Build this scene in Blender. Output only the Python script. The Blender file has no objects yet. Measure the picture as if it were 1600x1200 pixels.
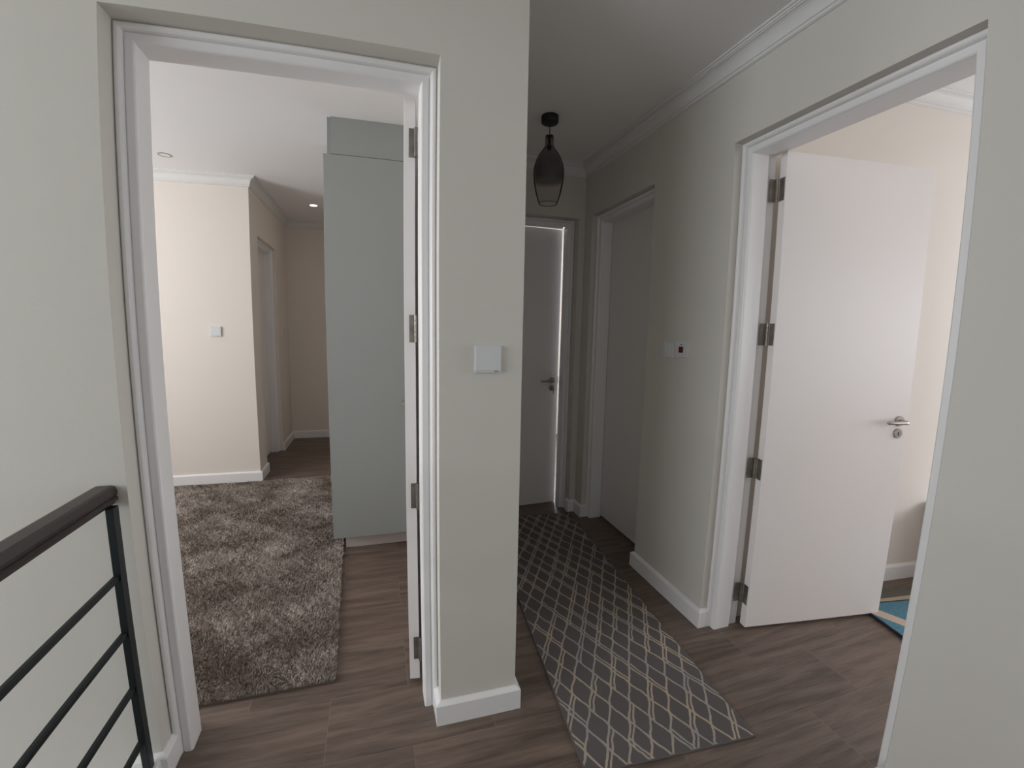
import bpy, bmesh, math, random
import numpy as np
from mathutils import Vector, Matrix

C = bpy.context.scene.collection
scene = bpy.context.scene

# ------------------------------------------------------------------ camera
cd = bpy.data.cameras.new('camera'); cam = bpy.data.objects.new('camera', cd); C.objects.link(cam)
yaw, pitch, roll = math.radians(16.8775), math.radians(-7.0800), math.radians(1.1238)
f = Vector((math.sin(yaw)*math.cos(pitch), math.cos(yaw)*math.cos(pitch), math.sin(pitch)))
r = f.cross(Vector((0, 0, 1))).normalized(); u = r.cross(f)
rx = math.cos(roll)*r + math.sin(roll)*u; up = -math.sin(roll)*r + math.cos(roll)*u
cam.matrix_world = Matrix(((rx.x, up.x, -f.x, -0.47364), (rx.y, up.y, -f.y, -1.44569), (rx.z, up.z, -f.z, 1.45966), (0, 0, 0, 1)))
# the wide phone lens bends straight lines: its measured angle for each distance from the middle of the sensor
cd.sensor_fit = 'HORIZONTAL'; cd.sensor_width = 36.0; cd.sensor_height = 27.0
cd.type = 'PANO'
_s = 1600/36.0
pc = cd if hasattr(cd, 'panorama_type') else cd.cycles
pc.panorama_type = 'FISHEYE_LENS_POLYNOMIAL'
pc.fisheye_fov = math.pi
pc.fisheye_polynomial_k0 = 0.0
pc.fisheye_polynomial_k1 = -0.0014673774*_s
pc.fisheye_polynomial_k2 = 1.3803890e-7*_s**2
pc.fisheye_polynomial_k3 = 6.4354172e-10*_s**3
pc.fisheye_polynomial_k4 = -3.3279887e-13*_s**4
cd.clip_start = 0.02; cd.clip_end = 60
scene.camera = cam

# ------------------------------------------------------------------ world, exposure, daylight
scene.view_settings.view_transform = 'Standard'; scene.view_settings.look = 'None'
scene.view_settings.gamma = 1.0; scene.view_settings.use_curve_mapping = False
scene.view_settings.exposure = 0.0
w = bpy.data.worlds.new('world'); scene.world = w; w.use_nodes = True
w.node_tree.nodes['Background'].inputs[0].default_value = (0.80, 0.88, 1.0, 1)
w.node_tree.nodes['Background'].inputs[1].default_value = 0.6
scene.cycles.max_bounces = 10; scene.cycles.diffuse_bounces = 7; scene.cycles.transparent_max_bounces = 16
scene.cycles.caustics_reflective = False; scene.cycles.caustics_refractive = False
scene.cycles.use_denoising = True

def area(name, loc, aim, sx, sy, power, col):
    l = bpy.data.lights.new(name, 'AREA'); l.shape = 'RECTANGLE'; l.size = sx; l.size_y = sy; l.energy = power; l.color = col
    o = bpy.data.objects.new(name, l); C.objects.link(o); o.location = loc
    o.rotation_euler = Vector(aim).to_track_quat('-Z', 'Y').to_euler()
    return o
area('corridor_fill_light', (-0.3, -3.44, 1.7), (0, 1, -0.02), 1.5, 1.4, 2.1, (1.0, 0.93, 0.86))  # weak fill from an added, unseen window, lightens the dim corridor
# daylight standing in the windows of the landing, the two bedrooms and the two far rooms
area('daylight_stair_window', (-4.73, -1.75, 1.75), (1, 0.0, -0.05), 2.6, 1.5, 93, (0.93, 0.97, 1.0))

area('daylight_bedroom_window', (-4.4, 1.1, 1.6), (1, 0.0, 0.5), 1.5, 1.5, 83, (0.94, 0.96, 1.0))
area('daylight_right_bedroom_window', (3.8, -3.12, 1.6), (-0.25, 1, 0.0), 1.4, 1.3, 20, (0.95, 0.96, 1.0))
area('daylight_right_bedroom_side_window', (4.6, -1.15, 1.5), (-1, 0.2, 0.05), 1.3, 1.2, 42, (0.93, 0.95, 1.0))
area('daylight_far_room_window', (1.2, 4.02, 1.6), (0, -1, 0), 1.2, 1.3, 75, (0.80, 0.90, 1.0))
area('daylight_side_room_window', (2.92, 1.0, 1.7), (-1, 0, 0), 1.0, 1.0, 4, (0.95, 0.96, 1.0))

# ------------------------------------------------------------------ materials
def mat(name, col, rough=0.6, metal=0.0, bump=0.0, bscale=300, var=0.0, spec=0.5):
    m = bpy.data.materials.new(name); m.use_nodes = True; nt = m.node_tree; b = nt.nodes['Principled BSDF']
    b.inputs['Base Color'].default_value = (*col, 1); b.inputs['Roughness'].default_value = rough; b.inputs['Metallic'].default_value = metal
    b.inputs['Specular IOR Level'].default_value = spec
    if bump or var:
        tc = nt.nodes.new('ShaderNodeTexCoord'); n = nt.nodes.new('ShaderNodeTexNoise'); n.inputs['Scale'].default_value = bscale; n.inputs['Detail'].default_value = 3
        nt.links.new(tc.outputs['Object'], n.inputs['Vector'])
        if bump:
            bp = nt.nodes.new('ShaderNodeBump'); bp.inputs['Strength'].default_value = bump; bp.inputs['Distance'].default_value = 0.002
            nt.links.new(n.outputs['Fac'], bp.inputs['Height']); nt.links.new(bp.outputs['Normal'], b.inputs['Normal'])
        if var:
            mx = nt.nodes.new('ShaderNodeMix'); mx.data_type = 'RGBA'; n2 = nt.nodes.new('ShaderNodeTexNoise'); n2.inputs['Scale'].default_value = bscale*0.1
            nt.links.new(tc.outputs['Object'], n2.inputs['Vector']); nt.links.new(n2.outputs['Fac'], mx.inputs['Factor'])
            mx.inputs[6].default_value = (*[c*(1-var) for c in col], 1); mx.inputs[7].default_value = (*[min(1, c*(1+var)) for c in col], 1)
            nt.links.new(mx.outputs[2], b.inputs['Base Color'])
    return m
def lin(r, g, b): return tuple(((c/255+0.055)/1.055)**2.4 if c > 10 else c/255/12.92 for c in (r, g, b))
M = dict(
    wall=mat('landing_wall_paint', lin(206, 203, 196), 0.75, bump=0.12, bscale=140, spec=0.25),
    bed=mat('bedroom_wall_paint', lin(222, 215, 207), 0.75, bump=0.12, bscale=140, spec=0.25),
    ceil=mat('ceiling_paint', lin(234, 233, 232), 0.8, spec=0.2),
    trim=mat('white_gloss_trim', lin(230, 229, 229), 0.35, bump=0.05, bscale=60),
    cornice=mat('white_cornice_plaster', lin(218, 217, 215), 0.6, spec=0.3),
    door=mat('white_door_paint', lin(228, 223, 221), 0.42, bump=0.04, bscale=40),
    rail=mat('black_green_steel', lin(28, 36, 38), 0.38, 0.3, bump=0.05, bscale=200),
    hand=mat('dark_stained_wood', lin(52, 42, 40), 0.3, bump=0.15, bscale=30, var=0.25),
    steel=mat('brushed_nickel', lin(176, 170, 164), 0.32, 1.0, bump=0.05, bscale=400),
    hinge=mat('paint_spotted_hinge_steel', lin(140, 134, 126), 0.42, 0.85, bump=0.3, bscale=250, var=0.5),
    plastic=mat('white_switch_plastic', lin(208, 211, 211), 0.3),
    red=mat('dark_red_rocker', lin(92, 10, 18), 0.3),
    dark=mat('dark_mark', lin(40, 38, 38), 0.6),
    ward=mat('grey_green_laminate', lin(162, 168, 167), 0.5),
    plinth=mat('wardrobe_plinth_laminate', lin(205, 197, 192), 0.5),
    black=mat('matt_black_metal', lin(18, 17, 17), 0.5),
    cord=mat('black_cord', lin(20, 19, 19), 0.7),
)
def floor_mat():
    m = bpy.data.materials.new('wood_look_tile'); m.use_nodes = True; nt = m.node_tree; N = nt.nodes.new; lk = nt.links.new; b = nt.nodes['Principled BSDF']
    tc = N('ShaderNodeTexCoord')
    mp = N('ShaderNodeMapping'); mp.inputs['Location'].default_value = (0.694+0.3+6.0, 0.075+0.285*20, 0); lk(tc.outputs['Object'], mp.inputs['Vector'])
    br = N('ShaderNodeTexBrick'); br.offset = 0.5; br.offset_frequency = 2; br.inputs['Scale'].default_value = 1.0
    br.inputs['Brick Width'].default_value = 0.6; br.inputs['Row Height'].default_value = 0.285; br.inputs['Mortar Size'].default_value = 0.0009
    br.inputs['Mortar Smooth'].default_value = 0.2
    br.inputs['Color1'].default_value = (0, 0, 0, 1); br.inputs['Color2'].default_value = (1, 1, 1, 1); br.inputs['Bias'].default_value = 0
    lk(mp.outputs[0], br.inputs['Vector'])
    # streaky grain along x, shifted tile by tile
    cx = N('ShaderNodeVectorMath'); cx.operation = 'MULTIPLY_ADD'; lk(br.outputs['Color'], cx.inputs[0]); cx.inputs[1].default_value = (7, 3, 5); lk(tc.outputs['Object'], cx.inputs[2])
    def grain(sx, sy, det, sc):
        g = N('ShaderNodeMapping'); g.inputs['Scale'].default_value = (sx, sy, 1); lk(cx.outputs[0], g.inputs['Vector'])
        n = N('ShaderNodeTexNoise'); n.inputs['Scale'].default_value = sc; n.inputs['Detail'].default_value = det; n.inputs['Distortion'].default_value = 0.6; lk(g.outputs[0], n.inputs['Vector']); return n
    g1 = grain(1.2, 14, 6, 2.0); g2 = grain(4, 60, 4, 3.0); g3 = grain(1.0, 3.0, 2, 1.6)
    rp = N('ShaderNodeValToRGB'); rp.color_ramp.elements[0].position = 0.36; rp.color_ramp.elements[0].color = (*lin(80, 67, 59), 1)
    rp.color_ramp.elements[1].position = 0.66; rp.color_ramp.elements[1].color = (*lin(127, 110, 99), 1)
    a = N('ShaderNodeMath'); a.operation = 'MULTIPLY_ADD'; lk(g1.outputs['Fac'], a.inputs[0]); a.inputs[1].default_value = 0.55
    a2 = N('ShaderNodeMath'); a2.operation = 'MULTIPLY_ADD'; lk(g2.outputs['Fac'], a2.inputs[0]); a2.inputs[1].default_value = 0.25
    a3 = N('ShaderNodeMath'); a3.operation = 'MULTIPLY'; lk(g3.outputs['Fac'], a3.inputs[0]); a3.inputs[1].default_value = 0.2
    lk(a3.outputs[0], a2.inputs[2]); lk(a2.outputs[0], a.inputs[2]); lk(a.outputs[0], rp.inputs['Fac'])
    mx = N('ShaderNodeMix'); mx.data_type = 'RGBA'; lk(br.outputs['Fac'], mx.inputs['Factor']); lk(rp.outputs['Color'], mx.inputs[6]); mx.inputs[7].default_value = (*lin(134, 115, 98), 1)
    lk(mx.outputs[2], b.inputs['Base Color']); b.inputs['Roughness'].default_value = 0.5
    bp = N('ShaderNodeBump'); bp.inputs['Strength'].default_value = 0.25; bp.inputs['Distance'].default_value = 0.001; bp.invert = True
    lk(br.outputs['Fac'], bp.inputs['Height']); lk(bp.outputs['Normal'], b.inputs['Normal'])
    return m
M['floor'] = floor_mat()

# ------------------------------------------------------------------ helpers
def new(name, bm, m, parent=None, smooth=False):
    me = bpy.data.meshes.new(name); bmesh.ops.recalc_face_normals(bm, faces=bm.faces); bm.to_mesh(me); bm.free()
    for x in (m if isinstance(m, (list, tuple)) else [m]): me.materials.append(x)
    if smooth:
        for p in me.polygons: p.use_smooth = True
        me.set_sharp_from_angle(angle=math.radians(35))
    o = bpy.data.objects.new(name, me); C.objects.link(o)
    if parent: o.parent = parent
    return o
def box(bm, x0, x1, y0, y1, z0, z1, bev=0.0):
    vs = [bm.verts.new((x, y, z)) for x in (x0, x1) for y in (y0, y1) for z in (z0, z1)]
    fs = [(0, 1, 3, 2), (4, 6, 7, 5), (0, 4, 5, 1), (2, 3, 7, 6), (0, 2, 6, 4), (1, 5, 7, 3)]
    F = [bm.faces.new([vs[i] for i in q]) for q in fs]
    if bev:
        es = {e for q in F for e in q.edges}
        bmesh.ops.bevel(bm, geom=list(es), offset=bev, segments=2, affect='EDGES', profile=0.5)
    return bm
def bx(*a, **k): return box(bmesh.new(), *a, **k)
def tag(o, label=None, cat=None, group=None, kind=None):
    if label: o['label'] = label
    if cat: o['category'] = cat
    if group: o['group'] = group
    if kind: o['kind'] = kind
    return o
def struct(name, bm, m, label, cat, smooth=False): return tag(new(name, bm, m, smooth=smooth), label, cat, kind='structure')
def empty(name, loc=(0, 0, 0), rotz=0.0, parent=None):
    o = bpy.data.objects.new(name, None); C.objects.link(o); o.location = loc; o.rotation_euler = (0, 0, rotz); o.empty_display_size = 0.1
    if parent: o.parent = parent
    return o
def lathe(bm, prof, n=32, cap=True, c=(0, 0, 0), axis='z'):
    rings = []
    for (r_, z_) in prof:
        ring = []
        for i in range(n):
            a = 2*math.pi*i/n; x, y = r_*math.cos(a), r_*math.sin(a)
            p = (x, y, z_) if axis == 'z' else (x, z_, y)
            ring.append(bm.verts.new((p[0]+c[0], p[1]+c[1], p[2]+c[2])))
        rings.append(ring)
    for a, b in zip(rings, rings[1:]):
        for i in range(n): bm.faces.new((a[i], a[(i+1) % n], b[(i+1) % n], b[i]))
    if cap:
        bm.faces.new(rings[0]); bm.faces.new(rings[-1][::-1])
    return bm
def tube(bm, pts, rad, n=12, flat=1.0):
    pts = [Vector(p) for p in pts]; rings = []
    for i, p in enumerate(pts):
        d = (pts[min(i+1, len(pts)-1)]-pts[max(i-1, 0)]).normalized()
        s = d.cross(Vector((0, 0, 1)));
        if s.length < 1e-3: s = Vector((1, 0, 0))
        s.normalize(); t = s.cross(d)
        rr = rad[i] if isinstance(rad, (list, tuple)) else rad
        rings.append([bm.verts.new(p+s*rr*math.cos(2*math.pi*k/n)+t*rr*flat*math.sin(2*math.pi*k/n)) for k in range(n)])
    for a, b in zip(rings, rings[1:]):
        for k in range(n): bm.faces.new((a[k], a[(k+1) % n], b[(k+1) % n], b[k]))
    bm.faces.new(rings[0]); bm.faces.new(rings[-1][::-1]); return bm
def sweep(bm, path, prof, closed_prof=True):
    """path: xy polyline with the room on its LEFT; prof: (distance out of the wall, z); mitred corners"""
    P = [Vector(p) for p in path]; offs = []
    for i in range(len(P)):
        ds = []
        if i > 0: ds.append((P[i]-P[i-1]).normalized())
        if i < len(P)-1: ds.append((P[i+1]-P[i]).normalized())
        ns = [Vector((-d.y, d.x)) for d in ds]
        if len(ns) == 1: offs.append(ns[0])
        else:
            m_ = (ns[0]+ns[1]).normalized(); offs.append(m_/max(0.2, m_.dot(ns[0])))
    rings = [[bm.verts.new((p.x+o.x*a, p.y+o.y*a, z)) for (a, z) in prof] for p, o in zip(P, offs)]
    k = len(prof)
    for a, b in zip(rings, rings[1:]):
        for i in range(k): bm.faces.new((a[i], b[i], b[(i+1) % k], a[(i+1) % k]))
    bm.faces.new(rings[0]); bm.faces.new(rings[-1][::-1]); return bm
T, HB = 0.019, 0.084
BASE = [(0, 0), (T, 0), (T, HB-0.002), (T-0.003, HB+0.002), (0.004, HB+0.010), (0, HB+0.010)]
def cornice_prof(zc, s=1.0):
    q = [(0, 0), (0.066, 0), (0.066, -0.007), (0.058, -0.009), (0.056, -0.014), (0.050, -0.015)]
    for i in range(0, 7):
        a = math.radians(90*i/6); q.append((0.050-0.034*math.sin(a), -0.066+0.048*math.cos(a)))
    q += [(0.016, -0.070), (0.011, -0.071), (0.011, -0.082), (0.004, -0.086), (0, -0.086)]
    return [(a*s, zc+b*s) for a, b in q]

# ------------------------------------------------------------------ measured places (metres)
H = 2.30
XR, XL = 0.2862, 1.1909            # left doorway, from the pillar corner
W = 1.0339; YN, YF = -0.6914, 0.2017
Y3N, Y3F = 0.8084, 1.580
L = 1.70; D4R = 0.985; D4L = 0.165
ZC, ZB, ZR = 2.68, 2.755, 2.796      # ceilings: landing, bedroom, right bedroom
TH = 0.20

# ------------------------------------------------------------------ walls
bm = bmesh.new()      # wall with the left doorway and the pillar end
box(bm, -4.9, -XL, 0, TH, -1.6, 2.8); box(bm, -XL, -XR, 0, TH, H, 2.8); box(bm, -XR, 0, 0, TH, 0, 2.8)
box(bm, -0.15, 0, TH, L+0.2, 0, 2.8)
struct('wall_left', bm, M['wall'], 'pale greige wall holding the left doorway and ending at the switch pillar', 'wall')
bm = bmesh.new()      # right wall with two doorways
box(bm, W, W+TH, -3.6, YN, 0, 2.8); box(bm, W, W+TH, YN, YF, H, 2.8); box(bm, W, W+TH, YF, Y3N, 0, 2.8)
box(bm, W, W+TH, Y3N, Y3F, H, 2.8); box(bm, W, W+TH, Y3F, L+0.2, 0, 2.8)
struct('wall_right', bm, M['wall'], 'pale greige wall on the right with the open white door and the red rocker switch', 'wall')
bm = bmesh.new()      # corridor end wall
box(bm, 0, D4L, L, L+TH, 0, 2.8); box(bm, D4L, D4R, L, L+TH, H, 2.8); box(bm, D4R, W, L, L+TH, 0, 2.8)
struct('wall_corridor_end', bm, M['wall'], 'short dim wall at the end of the corridor around the ajar door', 'wall')
def window_wall(name, fixed, lo, hi, axis, z0, z1, wlo, whi, wz0, wz1, th, m, label):
    bm = bmesh.new()
    def b(a0, a1, c0, c1):
        if axis == 'x': box(bm, fixed, fixed+th, a0, a1, c0, c1)
        else: box(bm, a0, a1, fixed, fixed+th, c0, c1)
    b(lo, wlo, z0, z1); b(whi, hi, z0, z1); b(wlo, whi, z0, wz0); b(wlo, whi, wz1, z1)
    return struct(name, bm, m, label, 'wall')
WN = [0]
def window(fixed, axis, wlo, whi, z0, z1, label):
    WN[0] += 1
    e = empty('window_%d' % WN[0], (0, 0, 0)); tag(e, label, 'window', kind='structure')
    bm = bmesh.new(); s = 0.045
    def b(a0, a1, c0, c1):
        if axis == 'x': box(bm, fixed-0.02, fixed+0.03, a0, a1, c0, c1)
        else: box(bm, a0, a1, fixed-0.02, fixed+0.03, c0, c1)
    b(wlo, wlo+s, z0, z1); b(whi-s, whi, z0, z1); b(wlo+s, whi-s, z0, z0+s); b(wlo+s, whi-s, z1-s, z1)
    mid = (wlo+whi)/2; b(mid-0.02, mid+0.02, z0+s, z1-s)
    new('window_frame', bm, M['trim'], e)
    return e
window_wall('wall_stair', -5.0, -3.6, 0.2, 'x', -1.6, 2.8, -3.15, -0.35, 0.9, 2.5, 0.1, M['wall'], 'wall over the stairwell with the landing window')
window(-4.92, 'x', -3.15, -0.35, 0.9, 2.5, 'white framed window over the stairwell')
window_wall('wall_back', -3.6, -4.9, W+TH, 'y', -1.6, 2.8, -1.1, 0.5, 0.95, 2.45, 0.1, M['wall'], 'wall behind the photographer with an added window that lightens the corridor')
window(-3.56, 'y', -1.1, 0.5, 0.95, 2.45, 'added white framed window in the unseen wall behind the photographer')
# left bedroom
window_wall('wall_bedroom_left', -4.7, TH, 3.24, 'x', 0, 2.9, 0.3, 1.9, 0.8, 2.4, 0.15, M['bed'], 'left wall of the left bedroom with its window')
window(-4.6, 'x', 0.3, 1.9, 0.8, 2.4, 'white framed window of the left bedroom')
PX, PY, PE = -1.580, 3.035, 4.70
bm = bx(-4.7, PX-0.0, PY, PY+0.2, 0, 2.9)
struct('wall_bedroom_back', bm, M['bed'], 'bright cream bedroom wall facing the left doorway', 'wall')
D5A, D5B = 3.31, 4.10
bm = bmesh.new(); box(bm, PX-0.15, PX, PY+0.2, D5A, 0, 2.9); box(bm, PX-0.15, PX, D5A, D5B, H, 2.9); box(bm, PX-0.15, PX, D5B, PE+0.1, 0, 2.9)
struct('wall_passage_left', bm, M['bed'], 'shaded cream wall of the bedroom passage beside its side door', 'wall')
struct('wall_passage_end', bx(PX, -0.15, PE, PE+0.1, 0, 2.9), M['bed'], 'dim beige wall at the far end of the bedroom passage', 'wall')
struct('wall_bedroom_right', bx(-0.20, -0.15, TH, PE, 0, 2.9), M['bed'], 'cream bedroom wall behind the grey wardrobe', 'wall')
# the landing side paint is greige, the bedroom side of the same wall is cream: a thin skim of plaster
bm = bmesh.new(); box(bm, -4.55, -XL-0.0, TH, TH+0.004, 0, 2.755); box(bm, -XL, -XR, TH, TH+0.004, H, 2.755)
struct('wall_bedroom_skim', bm, M['bed'], 'cream plaster on the bedroom side of the doorway wall', 'wall')
# right bedroom
RX = W+TH
bm = bmesh.new(); ring = [(RX, 0.348), (4.75, -0.074), (4.75, 0.42), (RX, 0.42)]
lo = [bm.verts.new((x, y, 0)) for x, y in ring]; hi = [bm.verts.new((x, y, 2.9)) for x, y in ring]
bm.faces.new(lo); bm.faces.new(hi)
for i in range(4): bm.faces.new((lo[i], lo[(i+1) % 4], hi[(i+1) % 4], hi[i]))
box(bm, RX, 1.335, 0.2017, 0.36, 0, 2.9)  # added nib, keeps the gap at the open door's hinge edge dark
struct('wall_room_far', bm, M['bed'], 'bright cream wall behind the open white door of the right bedroom', 'wall')
window_wall('wall_room_side', 4.75, -3.4, 0.42, 'x', 0, 2.9, -1.85, -0.45, 0.85, 2.15, 0.1, M['bed'], 'side wall of the right bedroom with its window')
window(4.78, 'x', -1.85, -0.45, 0.85, 2.15, 'white framed window in the side wall of the right bedroom')
window_wall('wall_room_window', -3.4, RX, 4.75, 'y', 0, 2.9, 3.05, 4.6, 0.9, 2.3, 0.15, M['bed'], 'window wall of the right bedroom')
window(-3.3, 'y', 3.05, 4.6, 0.9, 2.3, 'white framed window of the right bedroom')
struct('wall_room_skim', bx(RX, RX+0.004, -3.25, YN, 0, 2.79), M['bed'], 'cream plaster on the inner side of the right doorway wall', 'wall')
# side room behind the closed door and far room behind the ajar door
bm = bmesh.new(); box(bm, 3.0, 3.1, 0.42, L+0.3, 0, 2.8); box(bm, RX, 3.0, L+0.2, L+0.3, 0, 2.8)
struct('wall_side_room', bm, M['bed'], 'walls of the small room behind the closed door', 'wall')
bm = bmesh.new(); box(bm, -0.15, 0.0, L+0.2, 4.3, 0, 2.8); box(bm, 2.4, 2.5, L+0.3, 4.3, 0, 2.8); box(bm, -0.15, 2.5, 4.2, 4.3, 0, 2.8)
struct('wall_far_room', bm, M['bed'], 'walls of the bright room behind the ajar door', 'wall')
struct('wall_side_door_room', bx(PX-1.2, PX-1.1, 3.235, PE+0.1, 0, 2.9), M['bed'], 'wall of the room off the bedroom passage', 'wall')

# floors and ceilings
bm = bmesh.new()
box(bm, -1.19, 4.8, -3.6, 0.0, -0.15, 0); box(bm, -4.7, 4.8, 0.0, 4.8, -0.15, 0)
struct('floor', bm, M['floor'], 'brown-grey wood-look tile floor running through all rooms', 'floor')
struct('floor_stair', bx(-4.9, -1.0, -3.6, 0.0, -1.7, -1.6), M['floor'], 'lower stair landing floor', 'floor')
struct('trim_stair_edge', bx(-1.27, -1.19, -3.5, 0.0, -0.2, 0.082, bev=0.006), M['trim'], 'low white kerb along the stair edge under the railing', 'trim')
struct('ceiling', bx(-4.9, RX, -3.6, L+TH, ZC, 2.80), M['ceil'], 'grey-white ceiling over the landing and corridor', 'ceiling').location.z = 0
struct('ceiling_bedroom', bx(-4.7, -0.15, TH, PE+0.1, ZB, 2.9), M['ceil'], 'bright white ceiling of the left bedroom', 'ceiling')
struct('ceiling_room', bx(RX, 4.8, -3.4, 0.42, ZR, 2.9), M['ceil'], 'bright ceiling of the right bedroom', 'ceiling')
struct('ceiling_far_room', bx(-0.15, 3.1, 0.42, 4.3, 2.80, 2.9), M['ceil'], 'ceiling of the far rooms', 'ceiling')

# baseboards (room on the left of the path)
def base(name, paths, label):
    bm = bmesh.new()
    for p in paths: sweep(bm, p, BASE)
    return struct(name, bm, M['trim'], label, 'baseboard')
base('baseboard_left', [[(0, L), (0, 0), (-XR, 0), (-XR, 0.084)], [(-XL, 0.084), (-XL, 0), (-1.27, 0)]], 'white baseboard round the foot of the switch pillar')
base('baseboard_right', [[(W+0.047, YF), (W, YF), (W, Y3N), (W+0.047, Y3N)], [(W, -3.5), (W, YN), (W+0.047, YN)]], 'white baseboard under the red rocker switch')
base('baseboard_corridor_end', [[(W+0.047, Y3F), (W, Y3F), (W, L), (D4R, L), (D4R, L+0.047)], [(D4L, L), (0, L)]], 'short white baseboard in the far corridor corner')
base('baseboard_bedroom', [[(PX, D5A), (PX, PY), (-4.55, PY)], [(-0.20, PE), (PX, PE), (PX, D5B)]], 'white baseboard along the cream bedroom walls')
base('baseboard_room', [[(4.7, -0.068), (1.34, 0.3352)]], 'white baseboard in the right bedroom')
# fix the order: paths above run so that the room lies on their left

def corn(name, path, zc, label, s=1.0):
    return struct(name, sweep(bmesh.new(), path, cornice_prof(zc, s)), M['cornice'], label, 'cornice', smooth=False)
corn('trim_cornice_landing', [(W, -3.5), (W, L), (0, L), (0, 0), (-4.9, 0)], ZC, 'stepped white cornice along the right wall and corridor end')
corn('trim_cornice_bedroom', [(-0.2, PE), (PX, PE), (PX, PY), (-4.55, PY)], ZB, 'white cornice along the cream bedroom walls')
corn('trim_cornice_room', [(4.7, -0.068), (1.34, 0.3352)], ZR, 'white cornice above the open right door')

# ------------------------------------------------------------------ doors
def frame_mesh(width, height, v0, vs, back, knock=0.0):
    """local: x along the wall from 0 to width, y = depth into the wall; v0 face, vs back of the stop"""
    prof = [(0.0, back), (0.0, v0-0.006), (0.003, v0-0.012), (0.008, v0-0.015), (0.014, v0-0.0145), (0.019, v0-0.010), (0.022, v0-0.001), (0.0225, v0+0.004), (0.0265, v0+0.004), (0.027, v0),
            (0.046, v0), (0.050, v0+0.003), (0.052, v0+0.008), (0.052, vs), (0.038, vs), (0.038, back)]
    bm = bmesh.new(); rings = []
    for kind in range(4):
        ring = []
        for (a, v) in prof:
            x = a if kind in (0, 1) else width-a
            z = 0.0 if kind in (0, 3) else height-a
            ring.append(bm.verts.new((x, v, z)))
        rings.append(ring)
    k = len(prof)
    for a, b in zip(rings, rings[1:]):
        for i in range(k): bm.faces.new((a[i], b[i], b[(i+1) % k], a[(i+1) % k]))
    bm.faces.new(rings[0]); bm.faces.new(rings[-1][::-1])
    return bm
def lever_set(leaf, x, z, side, ydir, key=False, toward=-1, th=0.04):
    """handle on the leaf face; ydir -1 = front (y=0 face), +1 = back (y=th face); toward: +-1 along x where the lever points"""
    y0 = 0.0 if ydir < 0 else th
    bm = bmesh.new()
    lathe(bm, [(0.0255, y0), (0.0255, y0+ydir*0.006), (0.0235, y0+ydir*0.008)], 28, True, (x, 0, z), axis='y')
    o = new('rose', bm, M['steel'], leaf, True)
    bm = bmesh.new()
    pts = [(x, y0+ydir*0.004, z), (x, y0+ydir*0.034, z), (x+toward*0.002, y0+ydir*0.045, z), (x+toward*0.010, y0+ydir*0.052, z), (x+toward*0.022, y0+ydir*0.054, z),
           (x+toward*0.07, y0+ydir*0.052, z), (x+toward*0.118, y0+ydir*0.050, z+0.001), (x+toward*0.124, y0+ydir*0.049, z+0.001)]
    tube(bm, pts, [0.0095, 0.0095, 0.0095, 0.0095, 0.0092, 0.0085, 0.008, 0.005], 14)
    o = new('lever', bm, M['steel'], leaf, True)
    bm = bmesh.new(); zk = z-0.062
    lathe(bm, [(0.0245, y0), (0.0245, y0+ydir*0.005), (0.0225, y0+ydir*0.007)], 28, True, (x-0.001, 0, zk), axis='y')
    o = new('keyhole_plate', bm, M['steel'], leaf, True)
    bm = bmesh.new(); box(bm, x-0.0045, x+0.0025, *sorted((y0+ydir*0.0065, y0+ydir*0.0078)), zk-0.010, zk+0.008, bev=0.0003)
    o = new('keyhole', bm, M['dark'], leaf)
    if key:
        bm = bmesh.new(); box(bm, x-0.002, x+0.001, *sorted((y0+ydir*0.006, y0+ydir*0.034)), zk-0.006, zk+0.006)
        lathe(bm, [(0.010, y0+ydir*0.028), (0.010, y0+ydir*0.031)], 20, True, (x-0.001, 0, zk-0.014), axis='y')
        box(bm, x-0.001, x+0.003, *sorted((y0+ydir*0.029, y0+ydir*0.033)), zk-0.052, zk-0.022)
        new('key', bm, M['steel'], leaf)
def hinge(leaf_, z, jamb_pts=None, hh=0.10):
    """hinge at the local corner (0,0) of the leaf: plate on the hinge edge, knuckle at the pin, plate towards the jamb"""
    bm = bmesh.new()
    lathe(bm, [(0.0055, z-hh/2), (0.0055, z-0.031), (0.0048, z-0.030), (0.0055, z-0.029), (0.0055, z-0.011), (0.0048, z-0.010), (0.0055, z-0.009), (0.0055, z+0.009), (0.0048, z+0.010),
               (0.0055, z+0.011), (0.0055, z+0.029), (0.0048, z+0.030), (0.0055, z+0.031), (0.0055, z+hh/2)], 12, True, (jamb_pts['pin'][0], jamb_pts['pin'][1], 0))
    for (x0, x1, y0, y1) in jamb_pts['plates']: box(bm, x0, x1, y0, y1, z-hh/2, z+hh/2)
    for (x0, x1, y0, y1) in jamb_pts['plates']:
        for dz in (-0.035, 0.0, 0.035):
            cx_, cy_ = (x0+x1)/2, (y0+y1)/2
            if y1-y0 > x1-x0: box(bm, x0-0.0008, x0, cy_-0.003, cy_+0.003, z+dz-0.003, z+dz+0.003)
    return new('hinge', bm, M['hinge'], leaf_, False)

def door(n, origin, rotz, width, v0, vs, label, back=TH):
    e = empty('door_%d' % n, origin, rotz); tag(e, label, 'door', kind='structure')
    new('door_frame', frame_mesh(width, H, v0, vs, back), M['trim'], e)
    return e
def leaf_mesh(wd, ht, th=0.04): return bx(0, wd, 0, th, 0, ht, bev=0.0015)

HZ = (2.106, 1.455, 0.818, 0.165)
# door 1: left doorway. Frame local x runs +X, depth +Y
d1 = door(1, (-XL, 0, 0), 0, XL-XR, 0.083, 0.168, 'white frame of the left doorway with its door swung back into the bedroom')
lf = new('leaf', leaf_mesh(0.80, 2.235), M['door'], d1)      # local x from hinge outward, y = thickness
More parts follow.
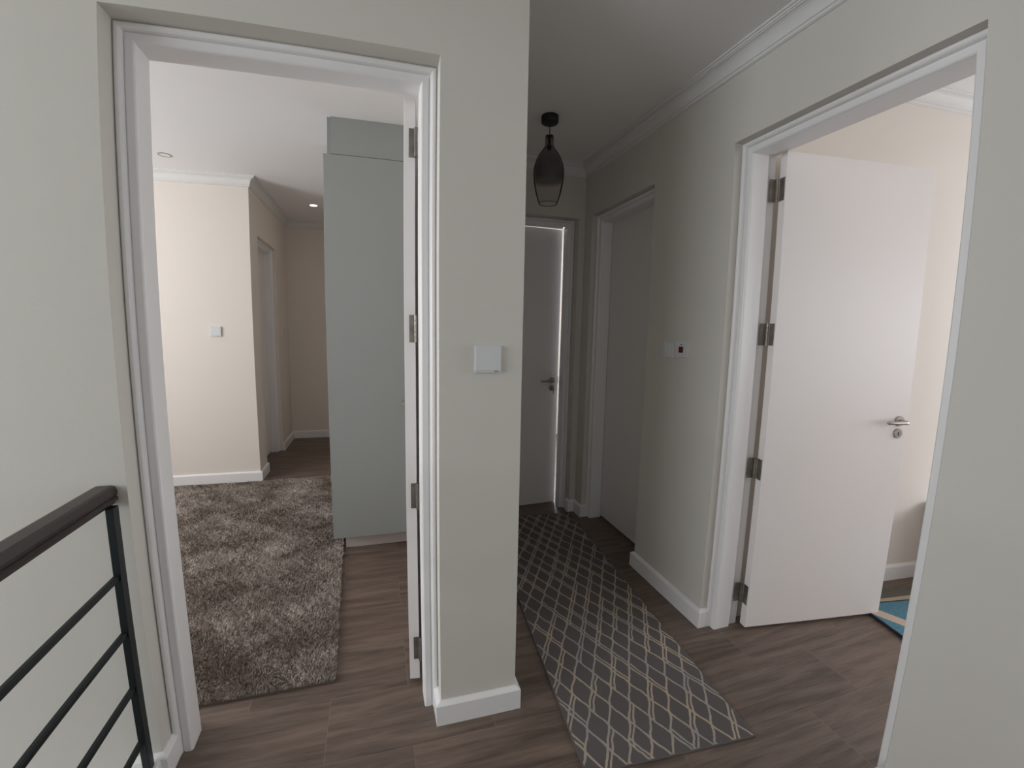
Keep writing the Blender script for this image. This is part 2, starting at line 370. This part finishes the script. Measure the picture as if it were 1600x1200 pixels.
# hinge edge spans world (-.385..-.345, .21); leaf runs into the bedroom, tilted away from the doorway
a = math.radians(6.5)
# leaf local x -> world (sin a, cos a); local y(thickness) -> world (-cos a, sin a)
lf.location = (-0.3445+XL, 0.212, 0.022); lf.rotation_euler = (0, 0, math.radians(90)-a)
for z in HZ:
    hinge(lf, z-0.022, dict(pin=(-0.010, -0.002), plates=[(-0.0016, 0.0006, 0.0, 0.022), (-0.017, -0.0155, -0.004, 0.022)][:1]))
lever_set(lf, 0.745, 1.045, 0, +1, toward=-1); lever_set(lf, 0.745, 1.045, 0, -1, toward=-1)
bm = bx(0.7992, 0.8012, 0.012, 0.028, 0.95, 1.11); new('latch_plate', bm, M['steel'], lf)

# door 2: right doorway. Frame local x runs +Y?, built with x along -Y and depth along +X: rotation -90 deg
d2 = door(2, (W, YF, 0), math.radians(-90), YF-YN, 0.050, 0.143, 'white flush door standing open in the right doorway')
# depth local +y -> world (+x): rotate -90: (x,y)->( y,-x)
ang = math.atan2(-0.0344-0.0997, 2.0325-1.2298)
lf = new('leaf', leaf_mesh(0.797, 2.246), M['door'], d2)
A = Vector((1.2298, 0.0997)); d2inv = lambda x, y: (-(y-YF), x-W)     # world -> local of door 2
lx, ly = d2inv(A.x, A.y); lf.location = (lx, ly, 0.016); lf.rotation_euler = (0, 0, ang+math.radians(90))
for z in (2.104, 1.462, 0.827, 0.182):
    hinge(lf, z-0.016, dict(pin=(-0.0075, 0.043), plates=[(-0.0016, 0.0006, 0.006, 0.036), (-0.040, -0.011, 0.0505, 0.052)]))
lever_set(lf, 0.745, 1.040, 0, -1, toward=-1); lever_set(lf, 0.745, 1.040, 0, +1, toward=-1)

# door 3: closed door further along the right wall
d3 = door(3, (W, Y3F, 0), math.radians(-90), Y3F-Y3N, 0.050, 0.143, 'closed white flush door recessed in the right wall of the dim corridor')
lf = new('leaf', leaf_mesh(Y3F-Y3N-0.084, 2.232), M['door'], d3); lf.location = (0.042, 0.146, 0.018)
lever_set(lf, Y3F-Y3N-0.14, 1.04, 0, +1, toward=-1)

# door 4: ajar at the corridor end
d4 = door(4, (D4L, L, 0), 0, D4R-D4L, 0.088, 0.158, 'dim white door standing slightly ajar at the corridor end, lever and key on it')
lf = new('leaf', leaf_mesh(D4R-D4L-0.086, 2.247), M['door'], d4); lf.location = (0.042, 0.160, 0.005); lf.rotation_euler = (0, 0, math.radians(3.7))
lever_set(lf, 0.680, 1.045, 0, -1, key=True, toward=-1)
new('latch', bx(0.7335, 0.745, 0.014, 0.028, 1.02, 1.075), M['dark'], lf)

# door 5: white door in the bedroom passage
d5 = door(5, (PX, D5B, 0), math.radians(-90)+math.pi, D5B-D5A, 0.050, 0.120, 'pale side door in the shaded bedroom passage', back=0.15)
d5.location = (PX, D5A, 0); d5.rotation_euler = (0, 0, math.radians(90))
lf = new('leaf', leaf_mesh(D5B-D5A-0.084, 2.236, 0.03), M['door'], d5); lf.location = (0.042, 0.1205, 0.014)

# ------------------------------------------------------------------ railing
rl = empty('stair_railing', (-1.225, -0.04, 0.08)); tag(rl, 'dark stair railing with wooden handrail at the left wall', 'railing')
def rb(name, bm, m): 
    o = new(name, bm, m, rl); o.location = (1.225, 0.04, -0.08); return o
prof = [(-1.276, 0.962), (-1.270, 0.958), (-1.262, 0.955), (-1.256, 0.948), (-1.222, 0.948), (-1.222, 0.955), (-1.214, 0.958), (-1.213, 0.966), (-1.218, 0.970), (-1.214, 0.976), (-1.213, 0.984), (-1.219, 0.998), (-1.228, 1.001), (-1.264, 1.001), (-1.274, 0.997), (-1.278, 0.984), (-1.274, 0.975)]
bm = bmesh.new(); ra = [bm.verts.new((x, -0.006, z)) for x, z in prof]; rbb = [bm.verts.new((x, -2.9, z)) for x, z in prof]
for i in range(len(prof)): bm.faces.new((ra[i], rbb[i], rbb[(i+1) % len(prof)], ra[(i+1) % len(prof)]))
bm.faces.new(ra); bm.faces.new(rbb[::-1]); rb('handrail', bm, M['hand'])
for y in (-0.048, -1.45, -2.85): rb('post', bx(-1.223, -1.203, y-0.010, y+0.020, 0.076, 0.950, bev=0.0015), M['rail'])
for z in (0.742, 0.564, 0.380, 0.192): rb('rail', bx(-1.2235, -1.2085, -2.85, -0.040, z-0.009, z+0.009, bev=0.003), M['rail'])

# ------------------------------------------------------------------ switches
def switch(name, loc, rotz, label, w=0.092, h=0.091, kind='plain', group=None):
    """local: plate in the xz plane, facing -y"""
    e = empty(name, loc, rotz); tag(e, label, 'light switch', group)
    new('plate', bx(-w/2, w/2, -0.0105, 0.0, -h/2, h/2, bev=0.0012), M['plastic'], e)
    if kind == 'plain':
        new('rocker', bx(-w/2+0.003, w/2-0.003, -0.0135, -0.0095, -h/2+0.008, h/2-0.003, bev=0.0012), M['plastic'], e)
        new('maker_mark', bx(w/2-0.026, w/2-0.010, -0.0105, -0.0098, -h/2+0.0035, -h/2+0.0058), M['dark'], e)
    elif kind == 'red':
        new('rocker', bx(-0.017, 0.015, -0.0145, -0.0095, -0.018, 0.013, bev=0.0015), M['red'], e)['label'] = 'dark red rocker'
        new('indicator', bx(-0.006, 0.006, -0.0112, -0.0098, 0.020, 0.0245), M['dark'], e)['label'] = 'small dark indicator window'
    elif kind == 'small':
        new('rocker', bx(-0.018, 0.018, -0.014, -0.0095, -0.024, 0.024, bev=0.0015), M['plastic'], e)
    return e
switch('light_switch', (-0.1235, -0.0005, 1.3585), 0, 'square white light switch on the front of the pillar')
switch('isolator_switch', (W-0.0005, 0.481, 1.3755), math.radians(-90), 'white wall switch with a dark red rocker', kind='red', w=0.100, h=0.084)
switch('light_switch', (W-0.0005, 0.592, 1.367), math.radians(-90), 'white light switch left of the red rocker switch', kind='small', w=0.084, h=0.080)
switch('light_switch', (-1.885, PY-0.0005, 1.398), 0, 'square white light switch on the bright cream bedroom wall', w=0.090, h=0.090)
switch('light_switch', (PX+0.0005, 4.44, 1.393), math.radians(90), 'tiny light switch in the dim bedroom passage', kind='small', w=0.08, h=0.08)

# ------------------------------------------------------------------ downlights
def downlight(x, y, lit, label):
    e = empty('downlight', (x, y, ZB)); tag(e, label, 'ceiling light', 'recessed bedroom downlights')
    new('bezel', lathe(bmesh.new(), [(0.036, -0.002), (0.046, -0.004), (0.050, 0.0), (0.050, 0.002), (0.034, 0.002)], 32, False), M['trim'] if lit else M['steel'], e, True)
    m = bpy.data.materials.new('lamp_lens'); m.use_nodes = True; b = m.node_tree.nodes['Principled BSDF']
    b.inputs['Base Color'].default_value = (0.8, 0.8, 0.78, 1)
    if lit: b.inputs['Emission Color'].default_value = (1, 0.86, 0.68, 1); b.inputs['Emission Strength'].default_value = 14
    new('lens', lathe(bmesh.new(), [(0.036, -0.0015), (0.036, 0.0015)], 32, True), m, e)
downlight(-1.143, 3.867, True, 'small lit recessed downlight over the bedroom passage')
downlight(-2.064, 2.62, False, 'unlit recessed downlight in the bedroom ceiling beside the door frame')

# ------------------------------------------------------------------ pendant lamp
pl = empty('pendant_lamp', (0.477, 1.04, ZC)); tag(pl, 'smoked glass pendant lamp hanging from the corridor ceiling', 'pendant lamp')
new('ceiling_rose', lathe(bmesh.new(), [(0.048, 0.0), (0.049, -0.003), (0.049, -0.036), (0.046, -0.041), (0.042, -0.043), (0.008, -0.044)], 40, True), M['black'], pl, True)
new('cord', tube(bmesh.new(), [(0, 0, -0.043), (0, 0, -0.118)], 0.003, 8), M['cord'], pl)
new('lamp_holder', lathe(bmesh.new(), [(0.005, -0.108), (0.0225, -0.111), (0.0225, -0.116), (0.008, -0.118), (0.008, -0.160), (0.015, -0.166), (0.015, -0.186), (0.006, -0.192)], 28, True), M['black'], pl, True)
def glass_mat():
    m = bpy.data.materials.new('smoked_glass'); m.use_nodes = True; nt = m.node_tree; N = nt.nodes.new; lk = nt.links.new
    b = nt.nodes['Principled BSDF']; out = nt.nodes['Material Output']
    b.inputs['Base Color'].default_value = (0.03, 0.03, 0.035, 1); b.inputs['Roughness'].default_value = 0.12
    tr = N('ShaderNodeBsdfTransparent'); tr.inputs['Color'].default_value = (0.95, 0.93, 0.92, 1)
    tc = N('ShaderNodeTexCoord'); sp = N('ShaderNodeSeparateXYZ'); lk(tc.outputs['Object'], sp.inputs[0])
    mr = N('ShaderNodeMapRange'); mr.interpolation_type = 'SMOOTHSTEP'; lk(sp.outputs['Z'], mr.inputs['Value'])
    mr.inputs['From Min'].default_value = -0.382; mr.inputs['From Max'].default_value = -0.345; mr.inputs['To Min'].default_value = 0.0; mr.inputs['To Max'].default_value = 0.42
    mr2 = N('ShaderNodeMapRange'); lk(sp.outputs['Z'], mr2.inputs['Value'])
    mr2.inputs['From Min'].default_value = -0.30; mr2.inputs['From Max'].default_value = -0.16; mr2.inputs['To Min'].default_value = 1.0; mr2.inputs['To Max'].default_value = 0.55
    mu = N('ShaderNodeMath'); mu.operation = 'MULTIPLY'; lk(mr.outputs[0], mu.inputs[0]); lk(mr2.outputs[0], mu.inputs[1])
    mx = N('ShaderNodeMixShader'); lk(mu.outputs[0], mx.inputs[0]); lk(tr.outputs[0], mx.inputs[1]); lk(b.outputs[0], mx.inputs[2])
    gl = N('ShaderNodeBsdfGlossy'); gl.inputs['Roughness'].default_value = 0.08
    fr = N('ShaderNodeFresnel'); fr.inputs['IOR'].default_value = 1.10
    m2 = N('ShaderNodeMixShader'); lk(fr.outputs[0], m2.inputs[0]); lk(mx.outputs[0], m2.inputs[1]); lk(gl.outputs[0], m2.inputs[2])
    lk(m2.outputs[0], out.inputs['Surface'])
    return m
gp = [(0.0255, -0.112), (0.0255, -0.150), (0.0258, -0.166), (0.030, -0.178), (0.044, -0.196), (0.060, -0.218), (0.074, -0.245), (0.084, -0.275), (0.089, -0.305), (0.090, -0.330), (0.087, -0.360), (0.082, -0.390), (0.075, -0.425), (0.067, -0.455), (0.058, -0.482), (0.054, -0.490)]
inner = [(r_-0.002, z) for r_, z in gp][::-1]
bm = bmesh.new(); lathe(bm, gp+[(0.053, -0.4915)]+inner, 56, False)
new('glass_shade', bm, glass_mat(), pl, True)
bm = bmesh.new(); lathe(bm, [(0.0525, -0.489), (0.0550, -0.4895), (0.0555, -0.492), (0.0540, -0.494), (0.0520, -0.493), (0.0515, -0.490)], 56, False)
new('shade_rim', bm, mat('clear_glass_rim', (0.12, 0.11, 0.10), 0.15), pl, True)

# ------------------------------------------------------------------ wardrobe in the left bedroom
wd = empty('wardrobe', (-0.5, 1.75, 0)); tag(wd, 'tall grey-green wardrobe beyond the left doorway', 'wardrobe')
def wp(name, bm, m):
    o = new(name, bm, m, wd); o.location = (0.5, -1.75, 0); return o
bm = bmesh.new(); box(bm, -0.760, -0.742, 1.448, 2.05, 0.10, 2.752); box(bm, -0.742, -0.205, 2.035, 2.05, 0.10, 2.752); box(bm, -0.223, -0.205, 1.448, 2.035, 0.10, 2.752)
box(bm, -0.742, -0.223, 1.448, 2.035, 0.10, 0.118); box(bm, -0.742, -0.223, 1.448, 2.035, 2.734, 2.752); box(bm, -0.742, -0.223, 1.450, 2.035, 2.45, 2.468)
wp('carcass', bm, M['ward'])
wp('lower_door', bx(-0.780, -0.300, 1.428, 1.4465, 0.100, 2.463, bev=0.001), M['ward']); wp('lower_door', bx(-0.297, -0.207, 1.428, 1.4465, 0.100, 2.463, bev=0.001), M['ward'])
wp('upper_door', bx(-0.740, -0.300, 1.434, 1.4465, 2.467, 2.750, bev=0.001), M['ward']); wp('upper_door', bx(-0.297, -0.207, 1.434, 1.4465, 2.467, 2.750, bev=0.001), M['ward'])
wp('plinth', bx(-0.712, -0.207, 1.497, 1.515, 0.0, 0.10), M['plinth'])

# ------------------------------------------------------------------ shag rug
def rug_mat():
    m = bpy.data.materials.new('shag_pile'); m.use_nodes = True; nt = m.node_tree; N = nt.nodes.new; lk = nt.links.new; b = nt.nodes['Principled BSDF']
    tc = N('ShaderNodeTexCoord'); at = N('ShaderNodeAttribute'); at.attribute_name = 'tuft'
    n = N('ShaderNodeTexNoise'); n.inputs['Scale'].default_value = 3.2; n.inputs['Detail'].default_value = 6; n.inputs['Roughness'].default_value = 0.62; lk(tc.outputs['Object'], n.inputs['Vector'])
    ad = N('ShaderNodeMath'); ad.operation = 'MULTIPLY_ADD'; lk(at.outputs['Fac'], ad.inputs[0]); ad.inputs[1].default_value = 0.22; lk(n.outputs['Fac'], ad.inputs[2])
    rp = N('ShaderNodeValToRGB'); e = rp.color_ramp.elements; e[0].position = 0.43; e[0].color = (*lin(124, 110, 98), 1); e[1].position = 0.84; e[1].color = (*lin(224, 215, 207), 1)
    lk(ad.outputs[0], rp.inputs['Fac']); lk(rp.outputs['Color'], b.inputs['Base Color']); b.inputs['Roughness'].default_value = 0.85; b.inputs['Specular IOR Level'].default_value = 0.2
    return m
shag = rug_mat()
rug = empty('shag_rug', (-1.612, 1.60, 0.0), math.radians(2.2)); tag(rug, 'thick grey-brown shag rug on the bedroom floor', 'rug')
RX0, RX1, RY0, RY1 = -0.93, 0.885, -1.345, 1.365
new('rug_backing', bx(RX0+0.01, RX1-0.01, RY0+0.01, RY1-0.01, 0.0005, 0.010), mat('rug_backing_cloth', lin(120, 112, 104), 0.9), rug)
rng = np.random.default_rng(4)
n = 230000
px = rng.uniform(RX0+0.008, RX1-0.008, n); py = rng.uniform(RY0+0.008, RY1-0.008, n)
cl = 0.7*np.sin(px*23+3*np.sin(py*14))+0.8*np.sin(py*29+2.5*np.sin(px*19))+0.9*np.sin(px*97+py*71)+0.8*np.sin(py*150+3*np.sin(px*60))
dirn = cl*1.5+rng.normal(0, 0.9, n); lean = 0.006*np.abs(np.sin(px*11+py*7))+rng.uniform(0.002, 0.011, n)
hgt = rng.uniform(0.013, 0.021, n)*(1+0.10*np.sin(px*23+py*19)+0.08*np.sin(px*90+4*np.sin(py*37))*np.sin(py*110)); wdt = rng.uniform(0.0011, 0.0020, n); wa = rng.uniform(0, math.pi, n)
ox, oy = np.cos(wa)*wdt, np.sin(wa)*wdt; tx, ty = np.cos(dirn)*lean, np.sin(dirn)*lean
v = np.empty((n, 5, 3)); z0 = 0.009
v[:, 0] = np.stack([px-ox, py-oy, np.full(n, z0)], 1); v[:, 1] = np.stack([px+ox, py+oy, np.full(n, z0)], 1)
v[:, 2] = np.stack([px+ox+tx*0.45, py+oy+ty*0.45, z0+hgt*0.6], 1); v[:, 3] = np.stack([px-ox+tx*0.45, py-oy+ty*0.45, z0+hgt*0.6], 1)
v[:, 4] = np.stack([px+tx, py+ty, z0+hgt*0.85], 1)
me = bpy.data.meshes.new('pile'); me.vertices.add(n*5); me.vertices.foreach_set('co', v.astype(np.float32).ravel())
base_i = (np.arange(n)*5)[:, None]
loops = np.concatenate([base_i+np.array([[0, 1, 2, 3]]), base_i+np.array([[3, 2, 4]])], 1).ravel()
me.loops.add(n*7); me.loops.foreach_set('vertex_index', loops.astype(np.int32))
me.polygons.add(n*2); st = np.stack([np.arange(n)*7, np.arange(n)*7+4], 1).ravel(); me.polygons.foreach_set('loop_start', st.astype(np.int32))
me.update(calc_edges=True); me.validate()
at = me.attributes.new('tuft', 'FLOAT', 'POINT'); at.data.foreach_set('value', np.repeat(rng.uniform(-0.3, 1.0, n), 5).astype(np.float32))
me.materials.append(shag); pile = bpy.data.objects.new('pile', me); C.objects.link(pile); pile.parent = rug; pile['kind'] = 'stuff'

# ------------------------------------------------------------------ runner with trellis pattern
def runner_mat():
    m = bpy.data.materials.new('trellis_runner_weave'); m.use_nodes = True; nt = m.node_tree; N = nt.nodes.new; lk = nt.links.new; b = nt.nodes['Principled BSDF']
    tc = N('ShaderNodeTexCoord'); wn = N('ShaderNodeTexNoise'); wn.inputs['Scale'].default_value = 22; wn.inputs['Detail'].default_value = 2; lk(tc.outputs['Object'], wn.inputs['Vector'])
    sb = N('ShaderNodeVectorMath'); sb.operation = 'SUBTRACT'; lk(wn.outputs['Color'], sb.inputs[0]); sb.inputs[1].default_value = (0.5, 0.5, 0.5)
    ma = N('ShaderNodeVectorMath'); ma.operation = 'MULTIPLY_ADD'; lk(sb.outputs[0], ma.inputs[0]); ma.inputs[1].default_value = (0.011, 0.011, 0); lk(tc.outputs['Object'], ma.inputs[2])
    sp = N('ShaderNodeSeparateXYZ'); lk(ma.outputs[0], sp.inputs[0])
    def mth(op, a, bb=None, c=None):
        q = N('ShaderNodeMath'); q.operation = op
        for i, s_ in enumerate((a, bb, c)):
            if s_ is None: continue
            if isinstance(s_, (int, float)): q.inputs[i].default_value = s_
            else: lk(s_, q.inputs[i])
        return q.outputs[0]
    X, Y = sp.outputs['X'], sp.outputs['Y']
    t = mth('DIVIDE', mth('ADD', Y, 1.03-0.252+1.72), 0.172)
    wq = mth('SUBTRACT', t, mth('MULTIPLY', mth('SINE', mth('MULTIPLY', t, 4*math.pi)), 0.022))
    xq = mth('DIVIDE', mth('ADD', X, 0.3325-0.113), 0.0845)
    uu = mth('ADD', mth('ADD', xq, wq), 40.0); vv = mth('ADD', mth('SUBTRACT', xq, wq), 40.0)
    def fam(p, q, seed):
        fp = mth('FRACT', p); near = mth('SUBTRACT', 0.5, mth('ABSOLUTE', mth('SUBTRACT', fp, 0.5)))
        main = mth('LESS_THAN', near, 0.055)
        cb = N('ShaderNodeCombineXYZ'); lk(mth('FLOOR', p), cb.inputs[0]); lk(mth('FLOOR', mth('DIVIDE', q, 2.0)), cb.inputs[1]); cb.inputs[2].default_value = seed
        wn_ = N('ShaderNodeTexWhiteNoise'); wn_.noise_dimensions = '3D'; lk(cb.outputs[0], wn_.inputs['Vector'])
        dbl = mth('MULTIPLY', mth('LESS_THAN', mth('ABSOLUTE', mth('SUBTRACT', fp, 0.20)), 0.050), mth('LESS_THAN', wn_.outputs['Value'], 0.45))
        return mth('MAXIMUM', main, dbl)
    tot = mth('MAXIMUM', fam(uu, vv, 1.5), fam(vv, uu, 7.5))
    # light colour varies between beige and grey
    cn = N('ShaderNodeTexNoise'); cn.inputs['Scale'].default_value = 5; lk(tc.outputs['Object'], cn.inputs['Vector'])
    lc = N('ShaderNodeValToRGB'); lc.color_ramp.elements[0].position = 0.4; lc.color_ramp.elements[0].color = (*lin(158, 152, 146), 1); lc.color_ramp.elements[1].position = 0.6; lc.color_ramp.elements[1].color = (*lin(178, 162, 144), 1)
    lk(cn.outputs['Fac'], lc.inputs['Fac'])
    mx = N('ShaderNodeMix'); mx.data_type = 'RGBA'; lk(tot, mx.inputs['Factor']); mx.inputs[6].default_value = (*lin(99, 94, 93), 1); lk(lc.outputs['Color'], mx.inputs[7])
    lk(mx.outputs[2], b.inputs['Base Color']); b.inputs['Roughness'].default_value = 0.9; b.inputs['Specular IOR Level'].default_value = 0.15
    nn = N('ShaderNodeTexNoise'); nn.inputs['Scale'].default_value = 420; lk(tc.outputs['Object'], nn.inputs['Vector'])
    hh = mth('MULTIPLY_ADD', tot, 0.8, nn.outputs['Fac'])
    bp = N('ShaderNodeBump'); bp.inputs['Strength'].default_value = 0.5; bp.inputs['Distance'].default_value = 0.002; lk(hh, bp.inputs['Height']); lk(bp.outputs['Normal'], b.inputs['Normal'])
    return m
aR = math.radians(4.6); cR = Vector((0.806, -0.397)) + Matrix.Rotation(aR, 2) @ Vector((-0.665/2, 2.06/2)) - Vector((0, 0))
aR = math.radians(-0.0)
ry = math.radians(4.6)
ctr = Vector((0.806, -0.397)) + Vector((-math.cos(ry)*0.3325-math.sin(ry)*0.0, 0)) 
ru = empty('runner_rug', (0, 0, 0)); tag(ru, 'dark grey corridor runner with a pale wavy trellis pattern', 'rug')
ux = Vector((math.cos(-ry+2*ry*0), math.sin(-ry), 0)); 
# right edge runs from the near corner towards (0.906, 1.04): direction
uy = Vector((math.sin(ry), math.cos(ry), 0)); ux = Vector((math.cos(ry), -math.sin(ry), 0))
near_right = Vector((0.806, -0.397, 0)); cen = near_right - ux*0.3325 + uy*1.03
ru.location = cen; ru.rotation_euler = (0, 0, -ry)
new('woven_field', bx(-0.327, 0.327, -1.025, 1.025, 0.0005, 0.0065, bev=0.0008), runner_mat(), ru)
bm = bmesh.new()
for a_ in ((-0.3325, -0.3265, -1.03, 1.03), (0.3265, 0.3325, -1.03, 1.03), (-0.3265, 0.3265, -1.03, -1.024), (-0.3265, 0.3265, 1.024, 1.03)): box(bm, *a_, 0.0005, 0.0068, bev=0.001)
new('bound_edge', bm, mat('runner_binding', lin(96, 90, 86), 0.9, bump=0.4, bscale=300), ru)['label'] = 'plain grey bound edge'

# ------------------------------------------------------------------ right bedroom: mats and bedside table
def blue_mat():
    m = bpy.data.materials.new('blue_tan_pile'); m.use_nodes = True; nt = m.node_tree; N = nt.nodes.new; lk = nt.links.new; b = nt.nodes['Principled BSDF']
    tc = N('ShaderNodeTexCoord'); mp = N('ShaderNodeMapping'); mp.inputs['Rotation'].default_value = (0, 0, math.radians(-34)); mp.inputs['Location'].default_value = (0.045, 0.0, 0); lk(tc.outputs['Object'], mp.inputs['Vector'])
    sp = N('ShaderNodeSeparateXYZ'); lk(mp.outputs[0], sp.inputs[0])
    def mth(op, a, bb):
        q = N('ShaderNodeMath'); q.operation = op
        for i, s_ in enumerate((a, bb)):
            if isinstance(s_, (int, float)): q.inputs[i].default_value = s_
            else: lk(s_, q.inputs[i])
        return q.outputs[0]
    fr = mth('FRACT', mth('ADD', mth('DIVIDE', sp.outputs['X'], 0.34), 50.0), 0.0)
    st = mth('LESS_THAN', fr, 0.20)
    nz = N('ShaderNodeTexNoise'); nz.inputs['Scale'].default_value = 60; lk(tc.outputs['Object'], nz.inputs['Vector'])
    bl = N('ShaderNodeMix'); bl.data_type = 'RGBA'; lk(nz.outputs['Fac'], bl.inputs['Factor']); bl.inputs[6].default_value = (*lin(44, 92, 112), 1); bl.inputs[7].default_value = (*lin(96, 140, 156), 1)
    mx = N('ShaderNodeMix'); mx.data_type = 'RGBA'; lk(st, mx.inputs['Factor']); lk(bl.outputs[2], mx.inputs[6]); mx.inputs[7].default_value = (*lin(186, 166, 148), 1)
    lk(mx.outputs[2], b.inputs['Base Color']); b.inputs['Roughness'].default_value = 0.95
    bp = N('ShaderNodeBump'); bp.inputs['Strength'].default_value = 0.5; bp.inputs['Distance'].default_value = 0.003; lk(nz.outputs['Fac'], bp.inputs['Height']); lk(bp.outputs['Normal'], b.inputs['Normal'])
    return m
# corner of the blue rug at (2.0, .055); back edge runs towards (2.30, -.007)
am = math.radians(-11.5)
mt = empty('blue_rug', (1.985, 0.060, 0.0), am); tag(mt, 'blue and tan striped rug behind the open right door', 'rug')
new('rug_pile', bx(0.006, 1.40, -0.90, -0.006, 0.0085, 0.016, bev=0.002), blue_mat(), mt)
bm = bmesh.new(); box(bm, 0.0, 0.006, -0.906, 0.0, 0.0075, 0.0165); box(bm, 0.006, 1.406, -0.006, 0.0, 0.0075, 0.0165)
new('dark_binding', bm, mat('dark_blue_binding', lin(30, 44, 52), 0.9), mt)['label'] = 'dark binding'
dr = empty('grey_rug', (1.90, 0.178, 0.0), am*0.75); tag(dr, 'dark grey rug with beige border beneath the blue rug', 'rug')
new('rug_field', bx(0.15, 1.55, -0.075, 0.0, 0.0005, 0.006), mat('dark_grey_pile', lin(96, 92, 84), 0.95, bump=0.5, bscale=200), dr)
new('rug_border', bx(0.15, 1.55, -0.118, -0.075, 0.0005, 0.007), mat('beige_border', lin(176, 158, 138), 0.95, bump=0.4, bscale=200), dr)['label'] = 'beige border band'
bt = empty('bedside_table', (2.88, -0.06, 0), math.radians(-6.8)); tag(bt, 'white bedside table mostly hidden behind the right door frame', 'bedside table')
new('table_top', bx(-0.262, 0.25, -0.22, 0.19, 0.470, 0.492, bev=0.003), M['trim'], bt)
new('cabinet', bx(-0.215, 0.23, -0.20, 0.17, 0.02, 0.470), mat('bedside_laminate', lin(214, 206, 200), 0.5), bt)
new('drawer_front', bx(-0.221, -0.2155, -0.19, 0.16, 0.28, 0.462, bev=0.001), M['trim'], bt)
new('drawer_handle', bx(-0.246, -0.221, -0.05, 0.06, 0.382, 0.392, bev=0.002), M['black'], bt)
